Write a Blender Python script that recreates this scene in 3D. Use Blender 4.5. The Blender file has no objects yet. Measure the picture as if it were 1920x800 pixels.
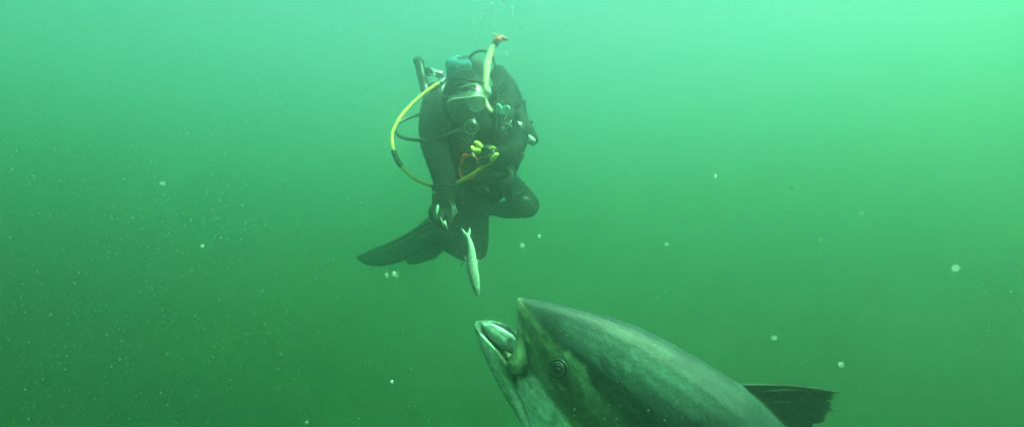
import bpy, math, random
import numpy as np
from mathutils import Vector, Matrix
from mathutils.bvhtree import BVHTree
random.seed(7)
sc = bpy.context.scene
COL = sc.collection
# ------------------------------------------------------------------ camera, sky, sun, exposure
PITCH = 12
FPX = 1150.0
cam = bpy.data.objects.new('camera', bpy.data.cameras.new('camera'))
COL.objects.link(cam)
sc.camera = cam
cam.rotation_euler = (math.pi / 2 + math.radians(PITCH), 0, 0)
cam.data.sensor_width = 36
cam.data.lens = 36 * FPX / 1920
cam.data.dof.use_dof = True
cam.data.dof.focus_distance = 1.75
cam.data.dof.aperture_fstop = 4.5
cam.data.clip_start = 0.02
cam.data.clip_end = 500
world = bpy.data.worlds.new('World')
sc.world = world
world.use_nodes = True
wn = world.node_tree
sky = wn.nodes.new('ShaderNodeTexSky')
sky.sky_type = 'NISHITA'
sky.sun_disc = False
SUN_EL, SUN_AZ = math.radians(58.9), math.radians(126)
sky.sun_elevation = SUN_EL
sky.sun_rotation = SUN_AZ
bg = wn.nodes['Background']
wn.links.new(sky.outputs[0], bg.inputs[0])
bg.inputs[1].default_value = .0881
sun = bpy.data.lights.new('sun', 'SUN')
sun.energy = 3.856
sun.angle = math.radians(0.5)
sun.color = (1, 0.95, 0.86)
suno = bpy.data.objects.new('sun', sun)
COL.objects.link(suno)
sd = Vector((math.sin(SUN_AZ) * math.cos(SUN_EL), math.cos(SUN_AZ) * math.cos(SUN_EL), math.sin(SUN_EL)))
suno.rotation_euler = sd.to_track_quat('Z', 'Y').to_euler()
sc.view_settings.view_transform = 'Standard'
sc.view_settings.look = 'None'
sc.view_settings.exposure = 3.36
sc.cycles.volume_bounces = 6
sc.cycles.max_bounces = 10

CM = cam.rotation_euler.to_matrix()


def P(px, py, d):
    """photo pixel (1920x800) at distance d in front of the lens -> world point"""
    return CM @ Vector(((px - 960) / FPX * d, -(py - 400) / FPX * d, -d))


def M2PX(d):
    return d / FPX


# ------------------------------------------------------------------ materials
def mat(name, col, rough=0.6, metal=0.0, var=0.15, scale=14.0, bump=0.0, bscale=60.0, spec=0.5, attr=None, trans=0.0, alpha=1.0, aniso_noise=None):
    m = bpy.data.materials.new(name)
    m.use_nodes = True
    nt = m.node_tree
    b = nt.nodes['Principled BSDF']
    b.inputs['Roughness'].default_value = rough
    b.inputs['Metallic'].default_value = metal
    b.inputs['Specular IOR Level'].default_value = spec
    tc = nt.nodes.new('ShaderNodeTexCoord')
    nz = nt.nodes.new('ShaderNodeTexNoise')
    nz.inputs['Scale'].default_value = scale
    nz.inputs['Detail'].default_value = 6
    nt.links.new(tc.outputs['Object'], nz.inputs['Vector'])
    mx = nt.nodes.new('ShaderNodeMix')
    mx.data_type = 'RGBA'
    mx.blend_type = 'MULTIPLY'
    mx.inputs[0].default_value = 1
    rp = nt.nodes.new('ShaderNodeMapRange')
    rp.inputs[1].default_value = 0.3
    rp.inputs[2].default_value = 0.7
    rp.inputs[3].default_value = 1 - var
    rp.inputs[4].default_value = 1 + var
    nt.links.new(nz.outputs[0], rp.inputs[0])
    nt.links.new(rp.outputs[0], mx.inputs[7])
    if attr:
        a = nt.nodes.new('ShaderNodeAttribute')
        a.attribute_name = attr
        nt.links.new(a.outputs['Color'], mx.inputs[6])
    else:
        mx.inputs[6].default_value = (*col, 1)
    nt.links.new(mx.outputs[2], b.inputs['Base Color'])
    if bump:
        n2 = nt.nodes.new('ShaderNodeTexNoise')
        n2.inputs['Scale'].default_value = bscale
        n2.inputs['Detail'].default_value = 5
        nt.links.new(tc.outputs['Object'], n2.inputs['Vector'])
        bp = nt.nodes.new('ShaderNodeBump')
        bp.inputs['Strength'].default_value = bump
        bp.inputs['Distance'].default_value = 0.01
        nt.links.new(n2.outputs[0], bp.inputs['Height'])
        nt.links.new(bp.outputs[0], b.inputs['Normal'])
    if alpha < 1:
        b.inputs['Alpha'].default_value = alpha
    if trans:
        tr = nt.nodes.new('ShaderNodeBsdfTranslucent')
        nt.links.new(mx.outputs[2], tr.inputs[0])
        ms = nt.nodes.new('ShaderNodeMixShader')
        ms.inputs[0].default_value = trans
        nt.links.new(b.outputs[0], ms.inputs[1])
        nt.links.new(tr.outputs[0], ms.inputs[2])
        nt.links.new(ms.outputs[0], nt.nodes['Material Output'].inputs['Surface'])
    return m


NEO = mat('neoprene', (0.004, 0.008, 0.006), 0.85, var=0.5, scale=9, bump=0.6, bscale=32, spec=0.18)
NYL = mat('black_nylon', (0.010, 0.013, 0.013), 0.75, var=0.5, scale=25, bump=0.7, bscale=50, spec=0.25)
RUB = mat('black_rubber', (0.018, 0.02, 0.02), 0.4, var=0.2)
YEL = mat('yellow_hose', (1.0, 0.80, 0.16), 0.35, var=0.08, scale=8)
YELM = mat('yellow_silicone', (0.92, 0.8, 0.09), 0.3, var=0.12, scale=30)
PALEY = mat('snorkel_plastic', (0.92, 0.88, 0.55), 0.3, var=0.08, trans=0.3)
ORA = mat('orange_plastic', (1.0, 0.15, 0.09), 0.35, var=0.15, trans=0.2)
REDM = mat('red_rubber', (0.95, 0.03, 0.02), 0.4, var=0.2)
CHR = mat('chrome', (0.75, 0.77, 0.76), 0.12, 1.0, var=0.1)
PALE = mat('pale_plastic', (0.62, 0.66, 0.64), 0.4, var=0.15)
TEAL = mat('teal_cover', (0.02, 0.17, 0.26), 0.7, var=0.25, scale=20, bump=0.3)
SIL = mat('silicone_skirt', (0.07, 0.09, 0.08), 0.25, var=0.2)
TOPG = mat('mask_top', (0.20, 0.22, 0.19), 0.18, var=0.35, scale=30, bump=0.15, spec=0.7)
GLS = mat('mask_glass', (0.10, 0.14, 0.12), 0.05, var=0.05, spec=0.8, alpha=0.35)
SKIN = mat('skin', (0.24, 0.16, 0.12), 0.5, var=0.12, scale=40)
SEAMM = mat('seam_tape', (.035, .045, .042), .6, var=.4, scale=60)
PADM = mat('knee_pad', (.016, .02, .019), .8, var=.6, scale=45, bump=.6, bscale=120, spec=.2)
TROUT = mat('tan_tag', (0.5, 0.33, 0.18), 0.6, var=0.3)
BRO = mat('brown_weight', (0.16, 0.1, 0.05), 0.6, var=0.3)


# ------------------------------------------------------------------ geometry helpers
def catmull(pts, n=6):
    pts = [Vector(p) for p in pts]
    if len(pts) < 3:
        return pts
    ext = [2 * pts[0] - pts[1]] + pts + [2 * pts[-1] - pts[-2]]
    out = []
    for i in range(1, len(ext) - 2):
        a, b, c, d = ext[i - 1:i + 3]
        for k in range(n):
            t = k / n
            out.append(0.5 * ((2 * b) + (c - a) * t + (2 * a - 5 * b + 4 * c - d) * t * t + (3 * b - a - 3 * c + d) * t ** 3))
    out.append(pts[-1])
    return out


def interp(vals, n=6):
    out = []
    for i in range(len(vals) - 1):
        for k in range(n):
            out.append(vals[i] + (vals[i + 1] - vals[i]) * k / n)
    out.append(vals[-1])
    return out


class G:
    def __init__(s):
        s.V = []
        s.F = []
        s.MI = []
        s.C = []

    def add(s, V, F, mi=0):
        o = len(s.V)
        s.C.append((o, len(s.F), len(V), len(F)))
        s.V += [Vector(v) for v in V]
        s.F += [tuple(i + o for i in f) for f in F]
        s.MI += [mi] * len(F)
        return s

    def loft(s, rings, cap=True, mi=0, closed=False):
        n = len(rings[0])
        V = [v for r in rings for v in r]
        F = []
        m = len(rings)
        for i in range(m if closed else m - 1):
            j2 = (i + 1) % m
            for j in range(n):
                k = (j + 1) % n
                F.append((i * n + j, i * n + k, j2 * n + k, j2 * n + j))
        if cap and not closed:
            F.append(tuple(range(n - 1, -1, -1)))
            F.append(tuple((m - 1) * n + j for j in range(n)))
        return s.add(V, F, mi)

    def tube(s, pts, rad, n=10, sm=5, flat=1.0, ref=None, mi=0, closed=False):
        if not isinstance(rad, (list, tuple)):
            rad = [rad] * len(pts)
        if closed:
            P_ = [Vector(p) for p in pts]
            R_ = list(rad)
        else:
            if sm > 1 and len(pts) > 2:
                P_ = catmull(pts, sm)
                R_ = interp(list(rad), sm)
            else:
                P_ = [Vector(p) for p in pts]
                R_ = list(rad)
            # rounded ends
            t0 = (P_[0] - P_[1]).normalized()
            t1 = (P_[-1] - P_[-2]).normalized()
            r0, r1 = R_[0], R_[-1]
            P_ = [P_[0] + t0 * r0 * .85, P_[0] + t0 * r0 * .5] + P_ + [P_[-1] + t1 * r1 * .5, P_[-1] + t1 * r1 * .85]
            R_ = [r0 * .4, r0 * .85] + R_ + [r1 * .85, r1 * .4]
        m = len(P_)
        T = []
        for i in range(m):
            if closed:
                T.append((P_[(i + 1) % m] - P_[i - 1]).normalized())
            else:
                T.append((P_[min(i + 1, m - 1)] - P_[max(i - 1, 0)]).normalized())
        u = Vector(ref) if ref is not None else (Vector((0, 0, 1)) if abs(T[0].z) < .9 else Vector((1, 0, 0)))
        u = (u - T[0] * u.dot(T[0])).normalized()
        rings = []
        for i in range(m):
            base = Vector(ref) if ref is not None else u
            u = (base - T[i] * base.dot(T[i])).normalized()
            w = T[i].cross(u)
            rings.append([P_[i] + (u * math.cos(a) * flat + w * math.sin(a)) * R_[i] for a in [2 * math.pi * j / n for j in range(n)]])
        return s.loft(rings, mi=mi, closed=closed)

    def ell(s, c, r, M=None, n=16, m=10, mi=0):
        c = Vector(c)
        r = (r, r, r) if not isinstance(r, (list, tuple)) else r
        M = M or CM
        V = [c + M @ Vector((0, 0, r[2]))]
        for i in range(1, m):
            t = math.pi * i / m
            for j in range(n):
                a = 2 * math.pi * j / n
                V.append(c + M @ Vector((r[0] * math.sin(t) * math.cos(a), r[1] * math.sin(t) * math.sin(a), r[2] * math.cos(t))))
        V.append(c + M @ Vector((0, 0, -r[2])))
        F = [(0, 1 + j, 1 + (j + 1) % n) for j in range(n)]
        for i in range(m - 2):
            for j in range(n):
                a, b = 1 + i * n + j, 1 + i * n + (j + 1) % n
                F.append((a, a + n, b + n, b))
        e = len(V) - 1
        F += [(e, e - n + (j + 1) % n, e - n + j) for j in range(n)]
        return s.add(V, F, mi)

    def box(s, c, sx, sy, sz, M=None, bev=0.2, mi=0):
        """rounded box: superellipse rings"""
        c = Vector(c)
        M = M or CM
        rings = []
        for z, k in ((-1, 1 - bev), (-1 + bev * .6, 1), (1 - bev * .6, 1), (1, 1 - bev)):
            ring = []
            for j in range(20):
                a = 2 * math.pi * j / 20
                ca, sa = math.cos(a), math.sin(a)
                e = 0.45
                ring.append(c + M @ Vector((math.copysign(abs(ca) ** e, ca) * sx / 2 * k, math.copysign(abs(sa) ** e, sa) * sy / 2 * k, z * sz / 2)))
            rings.append(ring)
        return s.loft(rings, mi=mi)

    def cyl(s, a, b, r, n=16, r2=None, mi=0):
        a, b = Vector(a), Vector(b)
        r2 = r if r2 is None else r2
        t = (b - a).normalized()
        u = t.orthogonal().normalized()
        w = t.cross(u)
        L = (b - a).length
        bv = min(r * .25, L * .2)
        rings = []
        for q, k in ((0, r - bv), (bv, r), (L - bv, r2), (L, r2 - min(bv, r2 * .5))):
            rings.append([a + t * q + (u * math.cos(x) + w * math.sin(x)) * k for x in [2 * math.pi * j / n for j in range(n)]])
        return s.loft(rings, mi=mi)

    def ring(s, c, R, r, M=None, n=28, k=8, sy=1.0, mi=0):
        M = M or CM
        pts = [Vector(c) + M @ Vector((R * math.cos(a), R * sy * math.sin(a), 0)) for a in [2 * math.pi * j / n for j in range(n)]]
        return s.tube(pts, r, k, closed=True, ref=M @ Vector((0, 0, 1)), mi=mi)

    def poly(s, outline, nrm, th, mi=0):
        """plate: planar-ish outline (world points) with thickness along nrm, rounded a little"""
        nrm = Vector(nrm).normalized()
        c = sum((Vector(p) for p in outline), Vector()) / len(outline)
        rings = []
        for z, k in ((-.5, .97), (-.3, 1), (.3, 1), (.5, .97)):
            rings.append([c + (Vector(p) - c) * k + nrm * z * th for p in outline])
        return s.loft(rings, mi=mi)


def props(o, label=None, cat=None, group=None, kind=None):
    if label:
        o['label'] = label
    if cat:
        o['category'] = cat
    if group:
        o['group'] = group
    if kind:
        o['kind'] = kind
    return o


def thing(name, loc, label, cat, group=None):
    o = bpy.data.objects.new(name, None)
    o.empty_display_size = 0.1
    o.location = loc
    COL.objects.link(o)
    return props(o, label, cat, group)


def rootloc(o):
    return Vector((0, 0, 0)) if o is None else (o.location + rootloc(o.parent))


SPLIT = {'eye', 'fin', 'fin_strap', 'fold', 'strap', 'webbing_edge', 'lettering', 'small_clip', 'ridge', 'gill_cover', 'white_trim', 'rail', 'webbing', 'bolt_snap', 'fin_spine', 'edging', 'mark', 'first_stage', 'purge_ring', 'end_rim', 'fitting', 'dump_handle', 'lanyard'}


def make(name, g, mats, parent=None, origin=None, voxel=None, smooth_it=0, sharp=False):
    if not voxel and parent and name in SPLIT and len(g.C) > 1:
        o = None
        for (v0, f0, nv, nf) in g.C:
            h = G()
            h.add(g.V[v0:v0 + nv], [tuple(i - v0 for i in f) for f in g.F[f0:f0 + nf]])
            q = make(name, h, mats, parent, sharp=sharp)
            o = o or q
        return o
    me = bpy.data.meshes.new(name)
    loc = rootloc(parent) if parent else (Vector(origin) if origin is not None else Vector((0, 0, 0)))
    me.from_pydata([v - loc for v in g.V], [], g.F)
    if not isinstance(mats, (list, tuple)):
        mats = [mats]
    if voxel:
        t = bpy.data.objects.new('tmp', me)
        COL.objects.link(t)
        r = t.modifiers.new('r', 'REMESH')
        r.mode = 'VOXEL'
        r.voxel_size = voxel
        if smooth_it:
            q = t.modifiers.new('s', 'SMOOTH')
            q.factor = 0.5
            q.iterations = smooth_it
        dg = bpy.context.evaluated_depsgraph_get()
        m2 = bpy.data.meshes.new_from_object(t.evaluated_get(dg))
        bpy.data.objects.remove(t)
        bpy.data.meshes.remove(me)
        me = m2
        me.name = name
        me.materials.clear()
        for m in mats:
            me.materials.append(m)
    else:
        for m in mats:
            me.materials.append(m)
        me.polygons.foreach_set('material_index', g.MI)
    me.polygons.foreach_set('use_smooth', [not sharp] * len(me.polygons))
    me.update()
    o = bpy.data.objects.new(name, me)
    COL.objects.link(o)
    if parent:
        o.parent = parent
    else:
        o.location = loc
    return o


# value noise in numpy
_rng = np.random.RandomState(5)
_tab = _rng.rand(64, 64, 64)


def vnoise(p):
    p = np.asarray(p, float)
    i = np.floor(p).astype(int)
    f = p - i
    f = f * f * (3 - 2 * f)
    out = 0
    for dx in (0, 1):
        for dy in (0, 1):
            for dz in (0, 1):
                w = (f[:, 0] if dx else 1 - f[:, 0]) * (f[:, 1] if dy else 1 - f[:, 1]) * (f[:, 2] if dz else 1 - f[:, 2])
                out = out + w * _tab[(i[:, 0] + dx) % 64, (i[:, 1] + dy) % 64, (i[:, 2] + dz) % 64]
    return out


def fbm(p, oct=4):
    a, s, t = 1.0, 0, 0
    for k in range(oct):
        s = s + a * vnoise(p * 2 ** k + 7.3 * k)
        t += a
        a *= .55
    return s / t


def displace(o, amp, scale, oct=3):
    me = o.data
    n = len(me.vertices)
    co = np.empty(n * 3)
    me.vertices.foreach_get('co', co)
    co = co.reshape(-1, 3)
    nr = np.empty(n * 3)
    me.vertices.foreach_get('normal', nr)
    nr = nr.reshape(-1, 3)
    f = (fbm(co * np.array(scale) + 20, oct) - .5) * 2 * amp
    me.vertices.foreach_set('co', (co + nr * f[:, None]).ravel())
    me.update()


# ================================================================== the water
def hazebox():
    H, B, W = 6.1, -10.0, 30.0
    g = G()
    V = [Vector((x * W, y * W, z)) for z in (B, H) for x, y in ((-1, -1), (1, -1), (1, 1), (-1, 1))]
    g.add(V, [(3, 2, 1, 0), (4, 5, 6, 7), (0, 1, 5, 4), (1, 2, 6, 5), (2, 3, 7, 6), (3, 0, 4, 7)])
    m = bpy.data.materials.new('green_water')
    m.use_nodes = True
    n = m.node_tree
    n.nodes.clear()
    out = n.nodes.new('ShaderNodeOutputMaterial')
    pv = n.nodes.new('ShaderNodeVolumePrincipled')
    pv.inputs['Density'].default_value = .395
    pv.inputs['Color'].default_value = (.47, .511, .5236, 1)
    pv.inputs['Absorption Color'].default_value = (0, .3427, .0247, 1)
    pv.inputs['Anisotropy'].default_value = .93
    n.links.new(pv.outputs[0], out.inputs['Volume'])
    o = make('haze', g, m, sharp=True)
    props(o, 'murky green sea water filling the whole view', kind='stuff')


hazebox()
SEA = mat('silt', (0.06, 0.06, 0.04), 0.9, var=0.4, scale=0.6, bump=0.5, bscale=3)
g = G()
NN = 40
V, F = [], []
for i in range(NN + 1):
    for j in range(NN + 1):
        x, y = -300 + 600 * i / NN, -300 + 600 * j / NN
        V.append((x, y, -8.8 + 0.15 * math.sin(x * .31 + y * .17) * math.sin(y * .23)))
for i in range(NN):
    for j in range(NN):
        a = i * (NN + 1) + j
        F.append((a, a + NN + 1, a + NN + 2, a + 1))
g.add(V, F)
props(make('seabed', g, SEA), 'dark silty seabed far below in the murk', kind='structure')

# ================================================================== the diver
diver = thing('person', P(890, 345, 3.1), 'scuba diver in black wetsuit reaching one gloved hand down above the falling bait fish', 'person')


def A(*t):
    return [P(*x) for x in t]


g = G()
g.ell(P(885, 250, 3.0), (.195, .175, .125))
g.ell(P(888, 225, 2.97), (.17, .10, .11))
g.ell(P(888, 305, 3.05), (.155, .17, .12))
g.ell(P(895, 345, 3.1), (.17, .12, .12))
g.tube(A((822, 192, 2.93), (885, 200, 2.98), (948, 184, 2.98)), [.062, .10, .068], 16)
g.tube(A((878, 240, 2.95), (874, 200, 2.86)), [.08, .07], 16)
g.ell(P(872, 186, 2.79), (.084, .118, .10))
g.tube(A((816, 198, 2.9), (812, 245, 2.8), (823, 298, 2.69), (834, 345, 2.63), (832, 376, 2.6)), [.066, .062, .056, .052, .04], 18)
g.tube(A((950, 187, 2.98), (966, 225, 2.9), (972, 258, 2.82), (950, 285, 2.72), (930, 293, 2.67)), [.07, .058, .05, .045, .035], 16)
# legs
g.tube(A((876, 345, 3.08), (882, 405, 3.03), (885, 465, 2.99)), [.105, .095, .078], 18)
g.tube(A((885, 465, 2.99), (858, 458, 3.2), (828, 446, 3.42)), [.076, .068, .048], 16)
g.tube(A((828, 446, 3.42), (800, 452, 3.6)), [.05, .045], 14)
g.tube(A((920, 328, 3.1), (952, 345, 3.05), (988, 386, 3.0)), [.085, .060, .066], 18)
g.tube(A((987, 384, 3.0), (955, 392, 3.2), (920, 392, 3.35), (880, 400, 3.55)), [.064, .048, .038, .04], 16)
g.tube(A((880, 400, 3.55), (845, 420, 3.68)), [.05, .045], 14)
body = make('body', g, [NEO, SKIN], diver, voxel=0.0075, smooth_it=5)
displace(body, 0.011, (8, 8, 15), 5)
# bare face in the hood opening
cface = P(876, 197, 2.69) - diver.location
me = body.data
fn = (CM @ Vector((0, 0, 1)))
for p in me.polygons:
    d = (p.center - cface)
    u, v, w = d.dot(CM.col[0]), d.dot(CM.col[1]), d.dot(fn)
    if (u / .066) ** 2 + (v / .07) ** 2 < 1 and w > -.05:
        p.material_index = 1

# hood: shell round the head with a face opening
HC = P(872, 186, 2.79)
HM = CM @ Matrix.Rotation(math.radians(-6), 3, 'Z') @ Matrix.Rotation(math.radians(18), 3, 'X')


def head_shell(rx, ry, rz, n=40, m=26, hole=True):
    gg = G()
    V, F = [], []
    for i in range(m + 1):
        t = math.pi * i / m
        for j in range(n):
            a = 2 * math.pi * j / n
            V.append(Vector((rx * math.sin(t) * math.cos(a), ry * math.cos(t), rz * math.sin(t) * math.sin(a))))
    for i in range(m):
        for j in range(n):
            k = (j + 1) % n
            q = [i * n + j, (i + 1) * n + j, (i + 1) * n + k, i * n + k]
            c = sum((V[z] for z in q), Vector()) / 4
            if hole and c.z > 0.03 and (c.x / .062) ** 2 + ((c.y + .018) / .066) ** 2 < 1:
                continue
            F.append(tuple(q))
    gg.add([HC + HM @ v for v in V], F)
    return gg


hood = make('hood', head_shell(.097, .132, .112), NEO, diver)
so = hood.modifiers.new('th', 'SOLIDIFY')
so.thickness = 0.007
displace(hood, 0.003, (22, 22, 22), 3)
g = G()
g.tube([HC + HM @ Vector((x, y, z)) for x, y, z in ((-.062, .040, .096), (-.03, .062, .107), (.01, .068, .109), (.05, .055, .103), (.068, .03, .09))], .0055, 8, ref=fn)
g.tube([HC + HM @ Vector((x, y, z)) for x, y, z in ((-.05, .056, .096), (-.02, .078, .10), (.02, .083, .10), (.055, .068, .092))], .004, 8, ref=fn)
make('fold', g, NEO, hood)
g = G()
g.tube([HC + HM @ Vector((.1 * math.sin(a), .10 + .028 * math.cos(a) - .03, .085 * math.cos(a))) for a in [-1.5 + .3 * i for i in range(11)]], .004, 8)
make('seam', g, RUB, hood)

# neck collar of hood
g = G()
g.tube(A((874, 222, 2.80), (878, 236, 2.88)), [.078, .115], 20)
make('collar', g, NEO, hood)

# nose / cheeks of the face
g = G()
g.tube(A((875, 190, 2.69), (875, 204, 2.672)), [.009, .014], 10)
g.ell(P(859, 209, 2.70), (.02, .018, .018))
g.ell(P(893, 207, 2.70), (.02, .018, .018))
g.tube(A((866, 221, 2.69), (877, 223, 2.682), (888, 220, 2.69)), [.006, .009, .006], 8)
make('face', g, SKIN, diver, voxel=.003, smooth_it=4)
g = G()
EYEW = mat('eye_white', (.6, .6, .58), .3)
for ex, ey in ((860, 197), (890, 193)):
    g.ell(P(ex, ey, 2.695), (.013, .009, .008))
make('eye', g, EYEW, diver)

# mask
mask_o = [((842, 191), (852, 188), (868, 186), (873, 192), (873, 203), (866, 212), (854, 215), (845, 210), (841, 200)),
          ((878, 186), (892, 183), (905, 183), (909, 190), (908, 199), (901, 207), (889, 210), (880, 203), (877, 194))]
g = G()


def dm(px):
    return 2.655 + abs(px - 876) ** 2 * 2.2e-5


skr = []
for k, (zz, kk, dy) in enumerate(((0.0, 1.0, 0), (0.014, 1.04, -1), (.03, 1.03, -3), (.05, 1.0, -4))):
    ring = []
    for q in ((839, 190), (845, 186), (858, 184.5), (870, 183.5), (885, 182), (897, 180.5), (907, 181), (911, 188), (910, 200), (903, 209), (892, 213), (882, 207), (880, 213), (872, 214), (870, 208), (866, 215), (853, 218), (843, 212), (838, 202)):
        cx, cy = 875, 197
        ring.append(P(cx + (q[0] - cx) * kk, cy + (q[1] - cy) * kk + dy, dm(q[0]) + zz))
    skr.append(ring)
g.loft(skr)
mask = make('mask', g, SIL, diver)
g = G()
tw = []
for yy, zz, kk in ((184, 0.002, 1.0), (180, .004, 1.0), (172, .014, .96), (164, .022, .88), (159, .034, .70)):
    tw.append([P(874 + (xx - 874) * kk, yy - (xx - 874) * .13 * kk + 0.0011 * (xx - 874) ** 2, dm(xx) + zz) for xx in (840, 850, 860, 870, 880, 890, 900, 908)])
V = [v for r_ in tw for v in r_]
g.add(V, [(i * 8 + j, i * 8 + j + 1, (i + 1) * 8 + j + 1, (i + 1) * 8 + j) for i in range(4) for j in range(7)])
mt = make('top_window', g, TOPG, mask)
mt.modifiers.new('th', 'SOLIDIFY').thickness = .004
g = G()
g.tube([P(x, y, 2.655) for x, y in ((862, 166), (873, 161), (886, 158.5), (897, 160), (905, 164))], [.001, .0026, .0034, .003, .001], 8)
make('painted_glint', g, PALE, mt)  # pale tube shaped to draw a reflected arc above the lenses
mask['label'] = 'low-profile diving mask with a bright glint painted on its top edge'
for o_ in mask_o:
    g = G()
    g.tube([P(x, y, dm(x) - .004) for x, y in catmull([(a, b, 0) for a, b in o_ + (o_[0],)], 4) and [(v.x, v.y) for v in catmull([(a, b, 0) for a, b in o_ + (o_[0],)], 4)][:-1]], .0028, 8, closed=True, ref=fn)
    make('lens_frame', g, RUB, mask)
    g = G()
    pts = [P(x, y, dm(x) - .003) for x, y in o_]
    g.poly(pts, fn, .003)
    make('lens', g, GLS, mask)
g = G()
g.tube([P(x, y, dm(x) - .007) for x, y in ((838, 192), (846, 187.5), (860, 184.5), (878, 182.5), (893, 180.5), (907, 181.5))], [.003, .004, .0035, .003, .0065, .004], 10, flat=.8, ref=fn)
make('frame', g, mat('glare_frame', (.8, .76, .76), .12, var=.05, spec=1.0), mask)  # near-white top bar carries the mask's glare in its colour
g = G()
for sx, a in ((-1, 0), (1, 0)):
    g.tube([HC + HM @ Vector((sx * .082, .01, .075)), HC + HM @ Vector((sx * .103, .02, .03)), HC + HM @ Vector((sx * .104, .045, -.02)), HC + HM @ Vector((sx * .06, .085, -.085))], .012, 8, flat=.3)
make('strap', g, RUB, mask)

# snorkel
g = G()
sn = A((921, 208, 2.68), (913, 198, 2.69), (910, 185, 2.70), (910.5, 165, 2.72), (912, 140, 2.75), (914.5, 118, 2.78), (920, 98, 2.80), (928, 83, 2.82))
g.tube(sn, [.0095, .0105, .0105, .0115, .0145, .0155, .0150, .013], 16)
snk = make('snorkel', g, PALEY, diver)
snk['label'] = 'pale yellow snorkel tube with an orange splash top'
g = G()
g.tube(A((927, 85, 2.82), (930, 80, 2.82)), .0165, 16)
make('band', g, RUB, snk)
g = G()
g.tube(A((929, 79, 2.82), (933, 73, 2.82), (941, 71.5, 2.82), (951, 75, 2.82)), [.014, .0175, .014, .006], 14, flat=.9, ref=fn)
g.ell(P(935, 75, 2.80), (.017, .015, .013))
make('valve_top', g, ORA, snk, voxel=.0022, smooth_it=3)
g = G()
g.tube(A((930, 67, 2.82), (926, 64.5, 2.82), (922, 66, 2.82)), [.004, .005, .002], 8)
g.tube(A((927, 72, 2.83), (922, 73, 2.83)), [.004, .002], 8)
g.tube(A((936, 71, 2.798), (943, 70, 2.80), (947, 72, 2.81)), [.004, .006, .003], 8)
make('white_trim', g, PALE, snk)
g = G()
g.box(P(915, 171, 2.70), .026, .03, .03)
g.poly(A((916, 163, 2.71), (919, 164, 2.71), (922, 173, 2.71), (921, 177, 2.71), (915, 177, 2.71)), fn, .008)
make('clip', g, PALE, snk)

# tank with teal top cover, valve, first stage
g = G()
ta, tb = P(871, 128, 3.1), P(888, 330, 3.38)
tt = (tb - ta).normalized()
u = CM.col[0].copy()
u = (u - tt * u.dot(tt)).normalized()
w_ = tt.cross(u)
rings = []
for q, k in ((-.050, .45), (-.047, .75), (-.038, .93), (-.02, 1.0), (.02, 1.0), (.5, 1.0), (.53, .95)):
    rings.append([ta + tt * q + (u * math.cos(x) + w_ * math.sin(x)) * .093 * k for x in [2 * math.pi * j / 28 for j in range(28)]])
g.loft(rings)
tank = make('air_tank', g, mat('tank_paint', (.02, .03, .03), .75, var=.3, spec=.2), diver)
g = G()
rings = []
half = [j for j in range(28)]
for q, k in ((-.055, .40), (-.053, .75), (-.043, .96), (-.025, 1.035), (.02, 1.04), (.10, 1.04)):
    ring = []
    for j in range(15):
        x = math.pi * (.34 + 1.0 * j / 14)
        ring.append(ta + tt * q + (u * math.cos(x) + w_ * math.sin(x)) * .093 * k)
    rings.append(ring)
V = [v for r in rings for v in r]
F = [(i * 15 + j, i * 15 + j + 1, (i + 1) * 15 + j + 1, (i + 1) * 15 + j) for i in range(5) for j in range(14)]
V2, F2 = V, F
g.add(V, F)
cov = make('cover', g, TEAL, tank)
cov.modifiers.new('th', 'SOLIDIFY').thickness = .006
cov['label'] = 'teal blue cover on the top of the tank'
g = G()
g.ring(P(859, 126, 2.985), .0085, .0016, sy=.55, n=18, k=6)
make('emblem', g, PALE, tank)
g = G()
g.cyl(P(830, 144, 3.08), P(814, 136, 3.06), .019, 16)
g.ell(P(823, 139, 3.05), (.03, .017, .02))
g.cyl(P(815, 136, 3.06), P(806, 131, 3.04), .011, 12)
valve = make('tank_valve', g, CHR, diver)
g = G()
g.ell(P(804, 134, 3.04), (.019, .024, .018), n=14)
for k in range(6):
    a = k * math.pi / 3
    g.ell(P(804, 134, 3.03) + CM @ Vector((.016 * math.cos(a), .02 * math.sin(a), .004)), .0055, n=6, m=5)
make('knob', g, RUB, valve)
g = G()
g.tube(A((800, 128, 3.02), (804, 127, 3.015), (808, 129, 3.02)), .0025, 6)
g.tube(A((801, 133, 3.015), (805, 134, 3.01)), .002, 6)
g.cyl(P(826, 149, 3.0), P(832, 160, 2.98), .013, 12)
make('first_stage', g, CHR, valve)

# inflator tube sticking up on the left
g = G()
pts = A((785, 114, 3.1), (789, 134, 3.08), (794, 154, 3.06), (800, 178, 3.02), (806, 200, 3.0))
cp = catmull(pts, 10)
rr = [(.0235 + (.0015 if i % 2 else 0)) for i in range(len(cp))]
g.tube(cp, rr, 14, sm=1)
make('inflator_tube', g, RUB, diver)
g = G()
g.box(P(785, 116, 3.1), .050, .03, .05, bev=.15)
make('inflator_cap', g, RUB, diver)

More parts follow.
